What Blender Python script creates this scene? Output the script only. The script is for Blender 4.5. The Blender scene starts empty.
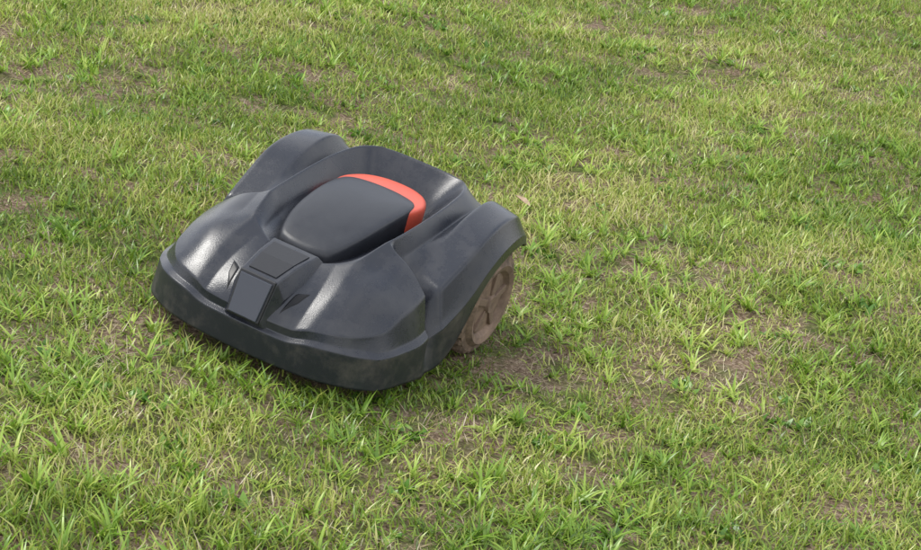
import bpy, numpy as np, math, bmesh, random
from mathutils import Matrix, Vector, Euler
random.seed(7); rng=np.random.default_rng(11)
S=bpy.context.scene; S.view_settings.view_transform='Standard'; S.view_settings.look='None'
# ------------------------------------------------------------ frames (hillside frame -> level world)
C=Vector((3.41946,1.55471,1.59727)); rr=Vector((-.43234,.86318,.26076)); uu=Vector((-.21899,-.38104,.89825)); ww=Vector((-.87471,-.33125,-.35377))
U=Vector((.11678,-.23315,.9654)).normalized(); F=U.cross(rr).normalized(); rr2=F.cross(U)
T=Matrix((rr2,F,U)).to_4x4()
cd=bpy.data.cameras.new('camera'); co=bpy.data.objects.new('camera',cd); S.collection.objects.link(co)
M=Matrix(((rr[0],uu[0],-ww[0],C[0]),(rr[1],uu[1],-ww[1],C[1]),(rr[2],uu[2],-ww[2],C[2]),(0,0,0,1)))
co.matrix_world=T@M; cd.sensor_width=36; cd.lens=36*2000/921; cd.clip_end=1000; S.camera=co
# ------------------------------------------------------------ light
sd=Vector((-.42,.22,.88)).normalized()
elev=math.asin(sd.z); azi=math.atan2(sd.x,sd.y)
ld=bpy.data.lights.new('sun','SUN'); ld.energy=2.5; ld.angle=math.radians(16); ld.color=(1,.97,.91)
lo=bpy.data.objects.new('sun',ld); S.collection.objects.link(lo); lo.rotation_euler=sd.to_track_quat('Z','Y').to_euler()
w=bpy.data.worlds.new("World"); S.world=w; w.use_nodes=True; nt=w.node_tree; N=nt.nodes; L=nt.links
bg=N['Background']; sky=N.new('ShaderNodeTexSky'); sky.sky_type='NISHITA'; sky.sun_disc=False; sky.sun_elevation=elev; sky.sun_rotation=azi
tc=N.new('ShaderNodeTexCoord'); nz=N.new('ShaderNodeTexNoise'); nz.inputs['Scale'].default_value=2.6; nz.inputs['Detail'].default_value=5; nz.inputs['Roughness'].default_value=.6
cr_=N.new('ShaderNodeValToRGB'); cr_.color_ramp.elements[0].position=.40; cr_.color_ramp.elements[0].color=(4.2,5.0,6.6,1); cr_.color_ramp.elements[1].position=.60; cr_.color_ramp.elements[1].color=(14.5,14.5,14.5,1)
mx=N.new('ShaderNodeMix'); mx.data_type='RGBA'; mx.inputs[0].default_value=.9
L.new(tc.outputs['Generated'],nz.inputs['Vector']); L.new(nz.outputs['Fac'],cr_.inputs[0]); L.new(sky.outputs[0],mx.inputs[6]); L.new(cr_.outputs[0],mx.inputs[7]); L.new(mx.outputs[2],bg.inputs[0]); bg.inputs[1].default_value=.15
# ------------------------------------------------------------ materials
def pmat(n,c,r=.4,noise=None,bump=0,bscale=200,spec=.5,c2=None,cs=8,rvar=0,pos=(.35,.7)):
    m=bpy.data.materials.new(n); m.use_nodes=True; t=m.node_tree; b=t.nodes['Principled BSDF']
    b.inputs['Base Color'].default_value=(*c,1); b.inputs['Roughness'].default_value=r; b.inputs['Specular IOR Level'].default_value=spec
    tc=t.nodes.new('ShaderNodeTexCoord')
    if c2:
        z=t.nodes.new('ShaderNodeTexNoise'); z.inputs['Scale'].default_value=cs; z.inputs['Detail'].default_value=8; z.inputs['Roughness'].default_value=.7
        q=t.nodes.new('ShaderNodeValToRGB'); q.color_ramp.elements[0].position=pos[0]; q.color_ramp.elements[1].position=pos[1]
        q.color_ramp.elements[0].color=(*c,1); q.color_ramp.elements[1].color=(*c2,1)
        t.links.new(tc.outputs['Object'],z.inputs['Vector']); t.links.new(z.outputs['Fac'],q.inputs[0]); t.links.new(q.outputs[0],b.inputs['Base Color'])
        if rvar:
            mr=t.nodes.new('ShaderNodeMapRange'); mr.inputs[1].default_value=.3; mr.inputs[2].default_value=.7; mr.inputs[3].default_value=r-rvar; mr.inputs[4].default_value=r+rvar
            t.links.new(z.outputs['Fac'],mr.inputs[0]); t.links.new(mr.outputs[0],b.inputs['Roughness'])
    if bump:
        z2=t.nodes.new('ShaderNodeTexNoise'); z2.inputs['Scale'].default_value=bscale; z2.inputs['Detail'].default_value=3
        bp=t.nodes.new('ShaderNodeBump'); bp.inputs['Strength'].default_value=bump; bp.inputs['Distance'].default_value=.001
        t.links.new(tc.outputs['Object'],z2.inputs['Vector']); t.links.new(z2.outputs['Fac'],bp.inputs['Height']); t.links.new(bp.outputs[0],b.inputs['Normal'])
    return m
body=pmat('graphite_plastic',(.015,.017,.024),.28,c2=(.05,.049,.051),cs=11,bump=.3,bscale=420,rvar=.08,pos=(.46,.82),spec=.5)
bump_m=pmat('bumper_rubber',(.017,.019,.024),.42,c2=(.085,.074,.064),cs=16,bump=.3,bscale=600,rvar=.08,pos=(.46,.8),spec=.45)
lidm=pmat('lid_plastic',(.012,.013,.018),.38,c2=(.026,.028,.033),cs=15,bump=.3,bscale=700,rvar=.06,spec=.42)
dark=pmat('black_plastic',(.008,.008,.010),.45,bump=.2)
gloss=pmat('glossy_panel',(.036,.040,.054),.25)
lens=pmat('headlight_lens',(.004,.004,.005),.35,spec=.3)
orange=pmat('orange_plastic',(.70,.10,.05),.42,c2=(.54,.08,.045),cs=20)
mud=pmat('muddy_rubber',(.08,.055,.038),.9,c2=(.26,.18,.125),cs=30,bump=.8,bscale=300,pos=(.35,.65))
hubm=pmat('dusty_hub',(.10,.065,.045),.8,c2=(.27,.185,.13),cs=25,bump=.5,bscale=250)
# ------------------------------------------------------------ mower
root=bpy.data.objects.new('robotic_lawn_mower',None); S.collection.objects.link(root); root.matrix_world=T
def add(name,me,m,par=root):
    o=bpy.data.objects.new(name,me); S.collection.objects.link(o); o.parent=par
    if m: me.materials.append(m)
    return o
R=[
[(.350,0,.035),(.349,.05,.035),(.344,.105,.035),(.340,.13,.035),(.332,.165,.035),(.320,.19,.035),(.303,.218,.035),(.285,.24,.035),(.262,.257,.035)],
[(.353,0,.092),(.352,.05,.092),(.347,.100,.090),(.343,.125,.100),(.335,.165,.103),(.320,.195,.103),(.298,.223,.10),(.262,.252,.098),(.24,.268,.035)],
[(.342,0,.112),(.342,.05,.113),(.336,.100,.114),(.330,.125,.124),(.318,.165,.129),(.297,.20,.131),(.245,.237,.137),(.232,.266,.102),(.215,.273,.035)],
[(.315,0,.155),(.313,.05,.154),(.300,.098,.148),(.293,.128,.157),(.275,.165,.168),(.245,.197,.170),(.205,.240,.155),(.19,.272,.104),(.185,.278,.035)],
[(.26,0,.178),(.26,.05,.178),(.25,.096,.181),(.24,.125,.195),(.225,.165,.203),(.21,.197,.194),(.185,.242,.165),(.17,.276,.105),(.165,.282,.035)],
[(.215,0,.199),(.21,.05,.200),(.195,.085,.212),(.18,.12,.226),(.165,.155,.216),(.16,.197,.209),(.15,.244,.174),(.145,.279,.108),(.145,.285,.035)],
[(.195,0,.19),(.19,.05,.19),(.155,.095,.210),(.14,.128,.244),(.135,.158,.229),(.13,.197,.219),(.125,.243,.181),(.13,.278,.11),(.13,.286,.035)],
[(.11,0,.19),(.11,.06,.19),(.105,.103,.22),(.10,.135,.258),(.10,.16,.243),(.10,.197,.229),(.10,.241,.187),(.112,.276,.114),(.115,.287,.035)],
[(.085,0,.19),(.085,.06,.19),(.085,.107,.222),(.08,.138,.261),(.085,.155,.222),(.087,.178,.172),(.089,.212,.125),(.098,.252,.085),(.10,.278,.035)],
[(.05,0,.19),(.05,.06,.19),(.05,.108,.23),(.045,.14,.265),(.03,.160,.228),(.037,.190,.205),(.058,.250,.192),(.065,.281,.12),(.067,.289,.035)],
[(-.02,0,.19),(-.02,.06,.19),(-.02,.108,.232),(-.03,.142,.275),(-.045,.165,.243),(-.052,.19,.252),(-.03,.257,.240),(-.015,.287,.16),(-.003,.29,.07)],
[(-.09,0,.19),(-.09,.06,.19),(-.09,.108,.238),(-.10,.142,.285),(-.11,.165,.254),(-.112,.19,.283),(-.09,.260,.276),(-.07,.287,.212),(-.057,.29,.178)],
[(-.16,0,.19),(-.16,.06,.19),(-.16,.107,.242),(-.17,.138,.293),(-.175,.165,.264),(-.18,.19,.300),(-.17,.255,.292),(-.14,.285,.245),(-.13,.288,.220)],
[(-.22,0,.19),(-.22,.055,.19),(-.215,.092,.244),(-.228,.130,.298),(-.24,.165,.267),(-.24,.19,.302),(-.24,.252,.290),(-.22,.279,.255),(-.21,.282,.234)],
[(-.24,0,.235),(-.24,.045,.237),(-.243,.078,.25),(-.262,.117,.299),(-.285,.160,.255),(-.29,.19,.276),(-.29,.243,.268),(-.275,.271,.245),(-.27,.275,.228)],
[(-.290,0,.301),(-.290,.04,.301),(-.288,.072,.300),(-.280,.100,.299),(-.305,.15,.24),(-.315,.19,.243),(-.315,.237,.238),(-.31,.262,.226),(-.305,.267,.216)],
[(-.325,0,.23),(-.325,.04,.23),(-.325,.075,.228),(-.320,.11,.225),(-.33,.15,.20),(-.33,.19,.20),(-.33,.23,.21),(-.325,.256,.21),(-.32,.262,.205)],
[(-.345,0,.08),(-.345,.04,.08),(-.345,.075,.08),(-.345,.11,.08),(-.345,.15,.09),(-.345,.19,.12),(-.335,.225,.195),(-.33,.25,.20),(-.325,.256,.20)],
]
R2=[]
for i,row in enumerate(R):
    p7=Vector(row[7]); p6=Vector(row[6])
    g=p7.lerp(p6,.16)
    if 2<=i<=9: g+=Vector((-.0,-.007,.0))
    if i==9: g+=Vector((0,.004,0))
    R2.append([Vector(q) for q in row[:7]]+[g]+[p7,Vector(row[8])])
grow=[]
for j in range(10):
    a,b=R2[1][j],R2[2][j]
    q=a.lerp(b,.25)
    if j<=7: q=q+Vector((-.008,0,0)) if j<6 else q+Vector((-.005,-.005,0))
    grow.append(q)
grow[7]=R2[1][8].lerp(R2[2][6],.18)+Vector((-.005,-.005,0)); 
R2.insert(2,grow)
R2[1][7]=R2[1][6].lerp(R2[1][8],.7); R2[0][7]=R2[0][6].lerp(R2[0][8],.7)
NR=len(R2); NJ=9
me=bpy.data.meshes.new('shell'); vs=[];idx={}
for i in range(NR):
    for j in range(-NJ,NJ+1):
        x,y,z=R2[i][abs(j)]; idx[i,j]=len(vs); vs.append((x,y if j>=0 else -y,z))
fs=[];mi=[]
for i in range(NR-1):
    for j in range(-NJ,NJ):
        fs.append((idx[i,j],idx[i,j+1],idx[i+1,j+1],idx[i+1,j]))
        jj=max(abs(j),abs(j+1))
        mi.append(1 if (i==0 or (jj==9 and i<=10)) else 0)
me.from_pydata(vs,[],fs); me.update()
cr={}
def rowc(i,j0,j1,c):
    for j in range(j0,j1):
        for s in(1,-1): cr[frozenset((idx[i,s*j],idx[i,s*(j+1)]))]=c
def colc(j,i0,i1,c):
    for i in range(i0,i1):
        for s in(1,-1): cr[frozenset((idx[i,s*j],idx[i+1,s*j]))]=c
rowc(1,0,8,.9); rowc(2,0,7,.8); rowc(3,0,6,.95); colc(8,1,11,.85); colc(7,2,10,.8); colc(6,3,10,.88)
colc(3,6,16,.85); colc(2,6,15,.8); rowc(6,0,3,.95); rowc(8,3,8,.98); rowc(9,3,8,.85); rowc(10,3,8,.95)
colc(5,10,16,.93); colc(6,10,17,.97); rowc(16,0,3,.85); colc(4,5,15,.85); colc(8,11,16,.7); colc(2,3,6,.6); colc(3,3,6,.35)
at=me.attributes.new('crease_edge','FLOAT','EDGE')
for e in me.edges: at.data[e.index].value=cr.get(frozenset(e.vertices),0)
for k,p in enumerate(me.polygons): p.use_smooth=True; p.material_index=mi[k]
shell=add('shell',me,body); me.materials.append(bump_m)
m=shell.modifiers.new('s','SUBSURF'); m.levels=m.render_levels=4; m.boundary_smooth='ALL'
m=shell.modifiers.new('t','SOLIDIFY'); m.thickness=.004; m.offset=-1
def mesh(name,v,f,m,smooth=False,bevel=0):
    me=bpy.data.meshes.new(name); me.from_pydata(v,[],f); me.update()
    bm=bmesh.new(); bm.from_mesh(me); bmesh.ops.recalc_face_normals(bm,faces=bm.faces); bm.to_mesh(me); bm.free()
    o=add(name,me,m)
    for p in me.polygons: p.use_smooth=smooth or bevel>0
    if bevel:
        b=o.modifiers.new('b','BEVEL'); b.width=bevel; b.segments=3; b.limit_method='ANGLE'; b.angle_limit=math.radians(20)
        b.harden_normals=True
    return o
# headlights laid on the hood surface
bpy.context.view_layer.update(); dg=bpy.context.evaluated_depsgraph_get(); sev=shell.evaluated_get(dg)
for s in (1,-1):
    q=[Vector((.333,.057*s,0)),Vector((.285,.064*s,0)),Vector((.272,.088*s,0)),Vector((.300,.079*s,0))]
    n=8; v=[];f=[]
    for a in range(n+1):
        for b in range(n+1):
            p=(q[0].lerp(q[1],a/n)).lerp(q[3].lerp(q[2],a/n),b/n)
            ok,loc,nr,fi=sev.ray_cast(Vector((p.x,p.y,.5)),Vector((0,0,-1)))
            v.append(tuple(loc+nr*(.0015 if 0<a<n and 0<b<n else -.001)))
    for a in range(n):
        for b in range(n): f.append((a*(n+1)+b,a*(n+1)+b+1,(a+1)*(n+1)+b+1,(a+1)*(n+1)+b))
    mesh('headlight',v,f,lens,smooth=True)
def zt(x):
    return .270-(max(0,x+.12))**2*.60+(.02*(-.12-x) if x<-.12 else 0)
def dome(name,outline,zf,zb,m):
    bm=bmesh.new(); rings=[]; cx=.02
    for s,dz in ((1,None),(1,-.012),(.992,-.006),(.97,-.0015),(.93,.0005),(.8,.003),(.5,.006),(.2,.007)):
        rings.append([bm.verts.new((cx+(x-cx)*s,y*s,(zb if dz is None else zf(cx+(x-cx)*s)+dz))) for x,y in outline])
    for a,b in zip(rings,rings[1:]):
        for k in range(len(outline)): bm.faces.new((a[k],a[(k+1)%len(outline)],b[(k+1)%len(outline)],b[k]))
    bm.faces.new(rings[-1]); bmesh.ops.recalc_face_normals(bm,faces=bm.faces); me=bpy.data.meshes.new(name); bm.to_mesh(me)
    for p in me.polygons: p.use_smooth=True
    return add(name,me,m)
def outl(pts,n=8):
    full=pts+[(x,-y) for x,y in pts[::-1] if y>1e-6]; out=[]; Ln=len(full)
    for k in range(Ln):
        p0,p1,p2,p3=[Vector(full[(k+q)%Ln]) for q in(-1,0,1,2)]
        for t in range(n):
            t/=n; out.append(tuple(.5*((2*p1)+(p2-p0)*t+(2*p0-5*p1+4*p2-p3)*t*t+(3*p1-p0-3*p2+p3)*t**3)))
    return out
lid=outl([(.188,0),(.184,.035),(.166,.062),(.10,.082),(.0,.091),(-.08,.090),(-.120,.078),(-.138,.045),(-.144,0)])
dome('lid',lid,zt,.19,lidm)
st=outl([(.0,0),(-.02,.06),(-.06,.087),(-.10,.096),(-.14,.093),(-.182,.072),(-.205,.038),(-.211,0)])
dome('stop_button',st,lambda x:zt(x)-.005,.19,orange)
v=[]
for x,hw,z,wz in ((.353,.036,.106,.0),(.329,.040,.183,0),(.27,.045,.203,0),(.205,.050,.214,0)):
    v+= [(x,-hw,z),(x,hw,z)]
lowr=((.345,.046,.090),(.315,.055,.150),(.26,.064,.176),(.195,.066,.200))
for x,hw,z in lowr: v+=[(x,-hw,z),(x,hw,z)]
f=[(0,1,3,2),(2,3,5,4),(4,5,7,6)]
for k in range(3): f+=[(2*k,2*k+2,8+2*k+2,8+2*k),(2*k+1,8+2*k+1,8+2*k+3,2*k+3)]
f+=[(0,8,9,1),(6,7,15,14)]
mesh('nose_console',v,f,body,bevel=.003)
mesh('console_inset',[(.318,-.030,.1890),(.318,.030,.1890),(.27,.036,.2045),(.27,-.036,.2045),(.222,-.040,.2130),(.222,.040,.2130),
 (.318,-.030,.180),(.318,.030,.180),(.222,-.040,.206),(.222,.040,.206)],[(0,1,2,3),(3,2,5,4),(0,6,7,1),(4,5,9,8)],dark)
n1=Vector((.077,0,.024)).normalized()
def plate(name,hw0,hw1,t0,t1,off,m,bev):
    a=Vector((.353,0,.106)); b=Vector((.329,0,.183)); pts=[]
    for t,h in((t0,hw0),(t1,hw1)):
        p=a.lerp(b,t)
        pts+=[p+Vector((0,-h,0)),p+Vector((0,h,0))]
    front=[q+n1*off for q in pts]; back=[q-n1*.004 for q in pts]
    vv=[tuple(q) for q in front+back]
    mesh(name,vv,[(0,1,3,2),(4,6,7,5),(0,4,5,1),(2,3,7,6),(0,2,6,4),(1,5,7,3)],m,bevel=bev)
plate('plate_frame',.036,.040,-.06,1.02,.003,dark,.003)
plate('logo_plate',.031,.035,-.02,.94,.0065,gloss,.002)
ch=outl([(.30,0),(.295,.12),(.25,.20),(.12,.215),(.0,.20),(-.2,.19),(-.30,.17),(-.32,0)],4)
bm=bmesh.new(); a=[bm.verts.new((x*.93,y*.9,.03)) for x,y in ch]; b=[bm.verts.new((x,y,.05)) for x,y in ch]; c=[bm.verts.new((x*.85,y*.85,.10)) for x,y in ch]
for p,q in((a,b),(b,c)):
    for k in range(len(ch)): bm.faces.new((p[k],p[(k+1)%len(ch)],q[(k+1)%len(ch)],q[k]))
bm.faces.new(a[::-1]); bm.faces.new(c); me=bpy.data.meshes.new('chassis'); bm.to_mesh(me); add('chassis',me,dark)
def wheel(name,cx,cy,r,wd,side,lugs=26):
    prof=[(0,.012),(.018,.014),(.022,.006),(r*.55,.002),(r*.62,.012),(r*.72,.016),(r*.80,.006),(r*.90,.004),(r*.96,.0),(r*.985,-.008),(r*.985,-wd+.008),(r*.9,-wd),(0,-wd)]
    bm=bmesh.new(); n=104; rings=[]
    for pr,py in prof:
        if pr==0: rings.append([bm.verts.new((0,py,0))]*n); continue
        ring=[]
        for k in range(n):
            rad=pr
            if pr>=r*.95: rad=pr*(1.0 if (k%4)<2 else .93)
            ring.append(bm.verts.new((rad*math.cos(2*math.pi*k/n),py,rad*math.sin(2*math.pi*k/n))))
        rings.append(ring)
    for a,b in zip(rings,rings[1:]):
        for k in range(n):
            vv=[a[k],a[(k+1)%n],b[(k+1)%n],b[k]]; u=[]
            for q in vv:
                if q not in u: u.append(q)
            if len(u)>2: bm.faces.new(u)
    bmesh.ops.recalc_face_normals(bm,faces=bm.faces)
    me=bpy.data.meshes.new(name); bm.to_mesh(me); me.materials.append(mud); me.materials.append(hubm)
    for p in me.polygons:
        c=p.center; p.material_index=1 if math.hypot(c.x,c.z)<r*.72 else 0
    o=add(name,me,None); o.location=(cx,cy,r-.002)
    if side<0: o.rotation_euler=(0,0,math.pi)
    for k in range(5):
        a=2*math.pi*k/5+.3
        bpy.ops.mesh.primitive_cube_add(size=1); s=bpy.context.object; s.name='spoke'; s.scale=(r*.42,.008,.016); s.parent=o
        s.location=(r*.36*math.cos(a),.006,r*.36*math.sin(a)); s.rotation_euler=(0,-a,0); s.data.materials.append(hubm)
        bv=s.modifiers.new('b','BEVEL'); bv.width=.15; bv.segments=2
for s in(1,-1):
    wheel('rear_wheel',-.16,.270*s,.12,.055,s)
    wheel('front_caster',.20,.15*s,.045,.035,s,12)
# ------------------------------------------------------------ terrain
k_b=.16
def lat(x,y): return -.448*x+.894*y
GN=[rng.random((64,64)) for _ in range(8)]
def vnoise(x,y,sc,k):
    x=np.asarray(x)*sc+17.3*k; y=np.asarray(y)*sc+9.1*k
    xi=np.floor(x).astype(int); yi=np.floor(y).astype(int); fx=x-xi; fy=y-yi; fx=fx*fx*(3-2*fx); fy=fy*fy*(3-2*fy); g=GN[k%8]
    a=g[xi%64,yi%64]; b=g[(xi+1)%64,yi%64]; c=g[xi%64,(yi+1)%64]; d=g[(xi+1)%64,(yi+1)%64]
    return (a*(1-fx)+b*fx)*(1-fy)+(c*(1-fx)+d*fx)*fy
def gz(x,y):
    s=lat(x,y); r2=x*x+y*y
    und=(vnoise(x,y,1.3,1)-.5)*.05*np.clip((r2-.2)/1.0,0,1)+(vnoise(x,y,9,2)-.5)*.012
    return k_b*s**3/(s*s+.5)*1.0+und-.004
TA=np.array(T.to_3x3())
def toworld(P): return P@TA.T
def axis(lo,hi,far,step):
    a=list(np.arange(lo,hi,step)); q=step; l=lo; h=hi; left=[];right=[hi]
    while h<far: q*=1.35; h+=q; right.append(h)
    q=step
    while l>-far: q*=1.35; l-=q; left.append(l)
    return np.array(left[::-1]+a+right)
da=axis(-2,7,300,.04); sa=axis(-3,3.5,300,.04)
D,Sg=np.meshgrid(da,sa,indexing='ij')
gx=-.894*D-.448*Sg; gy=-.448*D+.894*Sg
Z=gz(gx,gy); V=toworld(np.stack([gx.ravel(),gy.ravel(),Z.ravel()],1))
n0,n1_=D.shape; I=np.arange(n0*n1_).reshape(n0,n1_)
Fq=np.stack([I[:-1,:-1].ravel(),I[:-1,1:].ravel(),I[1:,1:].ravel(),I[1:,:-1].ravel()],1)
me=bpy.data.meshes.new('ground'); me.from_pydata(V.tolist(),[],Fq.tolist()); me.update()
for p in me.polygons: p.use_smooth=True
if me.polygons[0].normal.z<0: me.flip_normals()
gm=bpy.data.materials.new('soil'); gm.use_nodes=True; t=gm.node_tree; b=t.nodes['Principled BSDF']; b.inputs['Roughness'].default_value=.95; b.inputs['Specular IOR Level'].default_value=.15
tc=t.nodes.new('ShaderNodeTexCoord')
def nzz(sc,dt,ro=.6):
    z=t.nodes.new('ShaderNodeTexNoise'); z.inputs['Scale'].default_value=sc; z.inputs['Detail'].default_value=dt; z.inputs['Roughness'].default_value=ro; t.links.new(tc.outputs['Object'],z.inputs['Vector']); return z
def ramp(src,els):
    q=t.nodes.new('ShaderNodeValToRGB'); e=q.color_ramp.elements
    while len(e)<len(els): e.new(.5)
    for k,(p,c) in enumerate(els): e[k].position=p; e[k].color=(*c,1)
    t.links.new(src.outputs['Fac'],q.inputs[0]); return q
z1=nzz(110,4,.8); r1=ramp(z1,[(.3,(.06,.042,.028)),(.46,(.19,.13,.085)),(.58,(.34,.25,.17)),(.68,(.60,.50,.39))])
z2=nzz(9,3); r2_=ramp(z2,[(.44,(0,0,0)),(.64,(1,1,1))])
z3=nzz(60,2); r3=ramp(z3,[(.35,(.05,.07,.016)),(.65,(.15,.19,.045))])
mx=t.nodes.new('ShaderNodeMix'); mx.data_type='RGBA'; t.links.new(r2_.outputs[0],mx.inputs[0]); t.links.new(r1.outputs[0],mx.inputs[6]); t.links.new(r3.outputs[0],mx.inputs[7]); t.links.new(mx.outputs[2],b.inputs['Base Color'])
bp=t.nodes.new('ShaderNodeBump'); bp.inputs['Strength'].default_value=1; bp.inputs['Distance'].default_value=.012; t.links.new(z1.outputs['Fac'],bp.inputs['Height']); t.links.new(bp.outputs[0],b.inputs['Normal'])
add('ground',me,gm,None)
# ------------------------------------------------------------ grass material (tint attribute drives a ramp)
def grassmat(name,cols):
    m=bpy.data.materials.new(name); m.use_nodes=True; t=m.node_tree; N=t.nodes; L=t.links; N.remove(N['Principled BSDF'])
    at=N.new('ShaderNodeAttribute'); at.attribute_name='tint'
    q=N.new('ShaderNodeValToRGB'); e=q.color_ramp.elements
    while len(e)<len(cols): e.new(.5)
    for k,(p,c) in enumerate(cols): e[k].position=p; e[k].color=(*c,1)
    L.new(at.outputs['Fac'],q.inputs[0])
    df=N.new('ShaderNodeBsdfDiffuse'); L.new(q.outputs[0],df.inputs[0])
    tr=N.new('ShaderNodeBsdfTranslucent'); L.new(q.outputs[0],tr.inputs[0]); ms=N.new('ShaderNodeMixShader'); ms.inputs[0].default_value=.28
    gl=N.new('ShaderNodeBsdfGlossy'); gl.inputs['Roughness'].default_value=.35; ms2=N.new('ShaderNodeMixShader'); ms2.inputs[0].default_value=.04
    L.new(df.outputs[0],ms.inputs[1]); L.new(tr.outputs[0],ms.inputs[2]); L.new(ms.outputs[0],ms2.inputs[1]); L.new(gl.outputs[0],ms2.inputs[2]); L.new(ms2.outputs[0],N['Material Output'].inputs[0])
    return m
mats=[grassmat('grass_blade',[(.05,(.065,.13,.014)),(.32,(.16,.265,.028)),(.58,(.27,.365,.050)),(.80,(.43,.47,.10)),(1,(.60,.55,.24))]),
 grassmat('fresh_grass_blade',[(.05,(.085,.18,.018)),(.4,(.19,.33,.036)),(.75,(.32,.46,.065)),(1,(.48,.57,.12))]),
 grassmat('dry_grass',[(.1,(.22,.15,.085)),(.5,(.44,.35,.21)),(1,(.64,.56,.40))]),
 grassmat('weed_leaf',[(.1,(.05,.13,.015)),(.5,(.11,.24,.028)),(1,(.20,.35,.05))])]
# kind: blades/tuft, tuft radius, radial?, len, width, lean, curl, segments
KIND={0:(34,.062,False,(.013,.042),(.0020,.0038),(.2,1.15),(.3,1.4),2),
      1:(12,.012,True,(.030,.066),(.0032,.0050),(.4,1.2),(.3,1.2),4),
      2:(20,.05,False,(.02,.05),(.001,.0025),(.9,1.5),(.0,.5),2),
      3:(14,.03,False,(.015,.03),(.009,.014),(.5,1.2),(.2,.8),3)}
bare=[(-.48,.72,.13,.75),(-.91,.49,.11,.7),(-.10,.42,.14,.85),(-.81,-1.06,.12,.4),(-2.65,-.11,.2,.4),(-3.28,.34,.25,.4),(-.22,.62,.09,.65),(-.78,.82,.09,.5),(-1.6,.2,.10,.4)]
def scatter(n,d0,d1,m0,m1,p=1.0):
    d=d0+(d1-d0)*rng.random(n)**p; hw=m0*(d+3.754)+m1; s=-.142+rng.uniform(-1,1,n)*hw.max(); keep=np.abs(s+.142)<hw; d=d[keep]; s=s[keep]
    return -.894*d-.448*s,-.448*d+.894*s,d,s
def U2(a,b,n): return rng.uniform(a,b,n)
VV=[];FT=[];FQ=[];TI=[];MT=[];MQ=[]; off=0; nbl=0
def emit(x,y,kind,scl,ttint):
    """blades for tufts at x,y (hillside frame)"""
    global off,nbl
    nb,rad,radial,ln,wd,lean,curl,n=KIND[kind]
    X=np.repeat(x,nb); Y=np.repeat(y,nb); sc=np.repeat(scl,nb); tt=np.repeat(ttint,nb); K=len(X); nbl+=K
    a=U2(0,6.283,K); r=rad*np.sqrt(rng.random(K))*np.minimum(sc,1.1)
    X=X+r*np.cos(a); Y=Y+r*np.sin(a); az=a+U2(-.4,.4,K) if radial else U2(0,6.283,K)
    L_=U2(*ln,K)*sc; W=U2(*wd,K)*np.sqrt(sc); ang=U2(*lean,K)/np.clip(sc,1,1.6); cu=U2(*curl,K); tw=U2(-.6,.6,K)
    ti=np.clip(tt+.65*rng.random(K),0,1)
    B=toworld(np.stack([X,Y,gz(X,Y)],1)); z0=B[:,2]+.001
    p=B.copy(); p[:,2]-=.004
    dh=np.stack([np.cos(az),np.sin(az)],1); sd_=np.stack([-np.sin(az+tw),np.cos(az+tw),np.zeros(K)],1)
    rows=[]
    for k in range(n+1):
        t_=k/n
        if k<n:
            wv=(W*.5*(1-t_**2.2)*(.75+.5*min(1,t_*4)))[:,None]
            rows.append(p-sd_*wv); rows.append(p+sd_*wv)
        else: rows.append(p.copy())
        st_=(L_/n)[:,None]*np.concatenate([dh*np.sin(ang)[:,None],np.cos(ang)[:,None]],1)
        p=p+st_; ang=ang+cu/n; p[:,2]=np.maximum(p[:,2],z0)
    nv=2*n+1
    VV.append(np.stack(rows,1).reshape(-1,3)); 
    TI.append(np.repeat(ti[:,None],nv,1).ravel())
    base=off+np.arange(K)*nv
    for k in range(n-1):
        FQ.append(np.stack([base+2*k,base+2*k+1,base+2*k+3,base+2*k+2],1)); MQ.append(np.full(K,kind))
    FT.append(np.stack([base+2*n-2,base+2*n-1,base+2*n],1)); MT.append(np.full(K,kind))
    off+=K*nv
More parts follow.
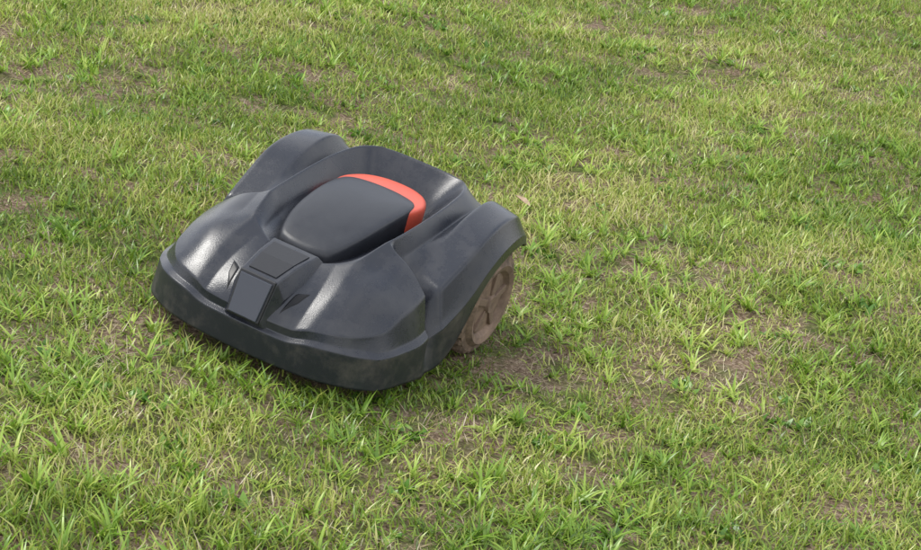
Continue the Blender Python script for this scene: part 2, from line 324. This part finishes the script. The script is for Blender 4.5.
def build(x,y,d,s):
    dens=.22*vnoise(x,y,2.2,3)+.38*vnoise(x,y,8,4)+.40*vnoise(x,y,21,5)
    b=np.zeros_like(x); jx=x+.14*(vnoise(x,y,11,0)-.5); jy=y+.14*(vnoise(x,y,11,3)-.5)
    for bx,by,br,bs in bare: b=np.maximum(b,bs*np.exp(-(((jx-bx)**2+(jy-by)**2)/br**2)))
    cov=np.clip((dens-.23)/.16,0,1)*(1-b); cov=np.maximum(cov,.14)
    n=len(x); green=rng.random(n)<cov; kind=np.where(green,0,-1)
    ros=vnoise(x,y,3.1,6)*.6+vnoise(x,y,9,7)*.4
    # strip of the lawn nearest the path is lusher and less trodden
    nd=d+.25*s+.12*(vnoise(x,y,4,1)-.5)
    near=np.clip((-.70-nd)/.35,0,1)
    kind=np.where(green&(rng.random(n)<np.clip((ros-.35)*1.0,.06,.36)+near*.28),1,kind)
    kind=np.where(green&(rng.random(n)<.025),3,kind)
    kind=np.where((~green)&(rng.random(n)<.5)|(green&(rng.random(n)<.07)),2,kind)
    under=(((x/.33)**4+(y/.25)**4)<1); ok=(kind>=0)&~under
    x,y,d,kind,cov,near=x[ok],y[ok],d[ok],kind[ok],cov[ok],near[ok]; n=len(x)
    scl=(.62+.28*cov+rng.uniform(-.15,.36,n))*(1+.25*near)
    scl=np.where((((x/.42)**4+(y/.35)**4)<1)&(x<.2),scl*.85,scl)
    tt=.22*rng.random(n)+.75*(.5*vnoise(x,y,1.7,0)+.5*vnoise(x,y,6,2))-.24
    for k in range(4):
        q=kind==k; emit(x[q],y[q],k,scl[q],tt[q])
build(*scatter(41000,-1.7,6.5,.27,.55,1.15)); build(*scatter(4500,-2.6,9,.5,2.0))
V=np.concatenate(VV).astype('f'); FQ=np.concatenate(FQ); FT=np.concatenate(FT); MQ=np.concatenate(MQ); MT=np.concatenate(MT); TI=np.concatenate(TI).astype('f')
me=bpy.data.meshes.new('grass'); me.vertices.add(len(V)); me.vertices.foreach_set('co',V.ravel())
nl=len(FQ)*4+len(FT)*3; me.loops.add(nl); me.loops.foreach_set('vertex_index',np.concatenate([FQ.ravel(),FT.ravel()]).astype('i'))
npoly=len(FQ)+len(FT); me.polygons.add(npoly)
me.polygons.foreach_set('loop_start',np.concatenate([np.arange(len(FQ))*4,len(FQ)*4+np.arange(len(FT))*3]).astype('i'))
me.polygons.foreach_set('material_index',np.concatenate([MQ,MT]).astype('i'))
me.polygons.foreach_set('use_smooth',np.ones(npoly,dtype=bool))
a=me.attributes.new('tint','FLOAT','POINT'); a.data.foreach_set('value',TI)
for m in mats: me.materials.append(m)
me.update(calc_edges=True); add('grass',me,None,None)
# small dry leaf lying on the lawn behind the mower
lx,ly=-1.07,-.04; lz=float(gz(np.array([lx]),np.array([ly]))[0])+.03
o_=[(0,-.028,.002),(.012,-.012,.004),(.014,.006,.007),(.006,.022,.004),(0,.032,.0),(-.006,.022,.005),(-.015,.006,.009),(-.011,-.012,.006)]
me=bpy.data.meshes.new('fallen_leaf'); me.from_pydata([(0,0,0)]+o_,[],[(0,k+1,(k+1)%8+1) for k in range(8)]); lf=add('fallen_leaf',me,pmat('dry_leaf',(.45,.33,.22),.7,c2=(.3,.2,.12),cs=60),None)
lf.location=(T.to_3x3()@Vector((lx,ly,lz))); lf.rotation_euler=(.3,.2,.8)
print('blades',nbl,'faces',npoly)
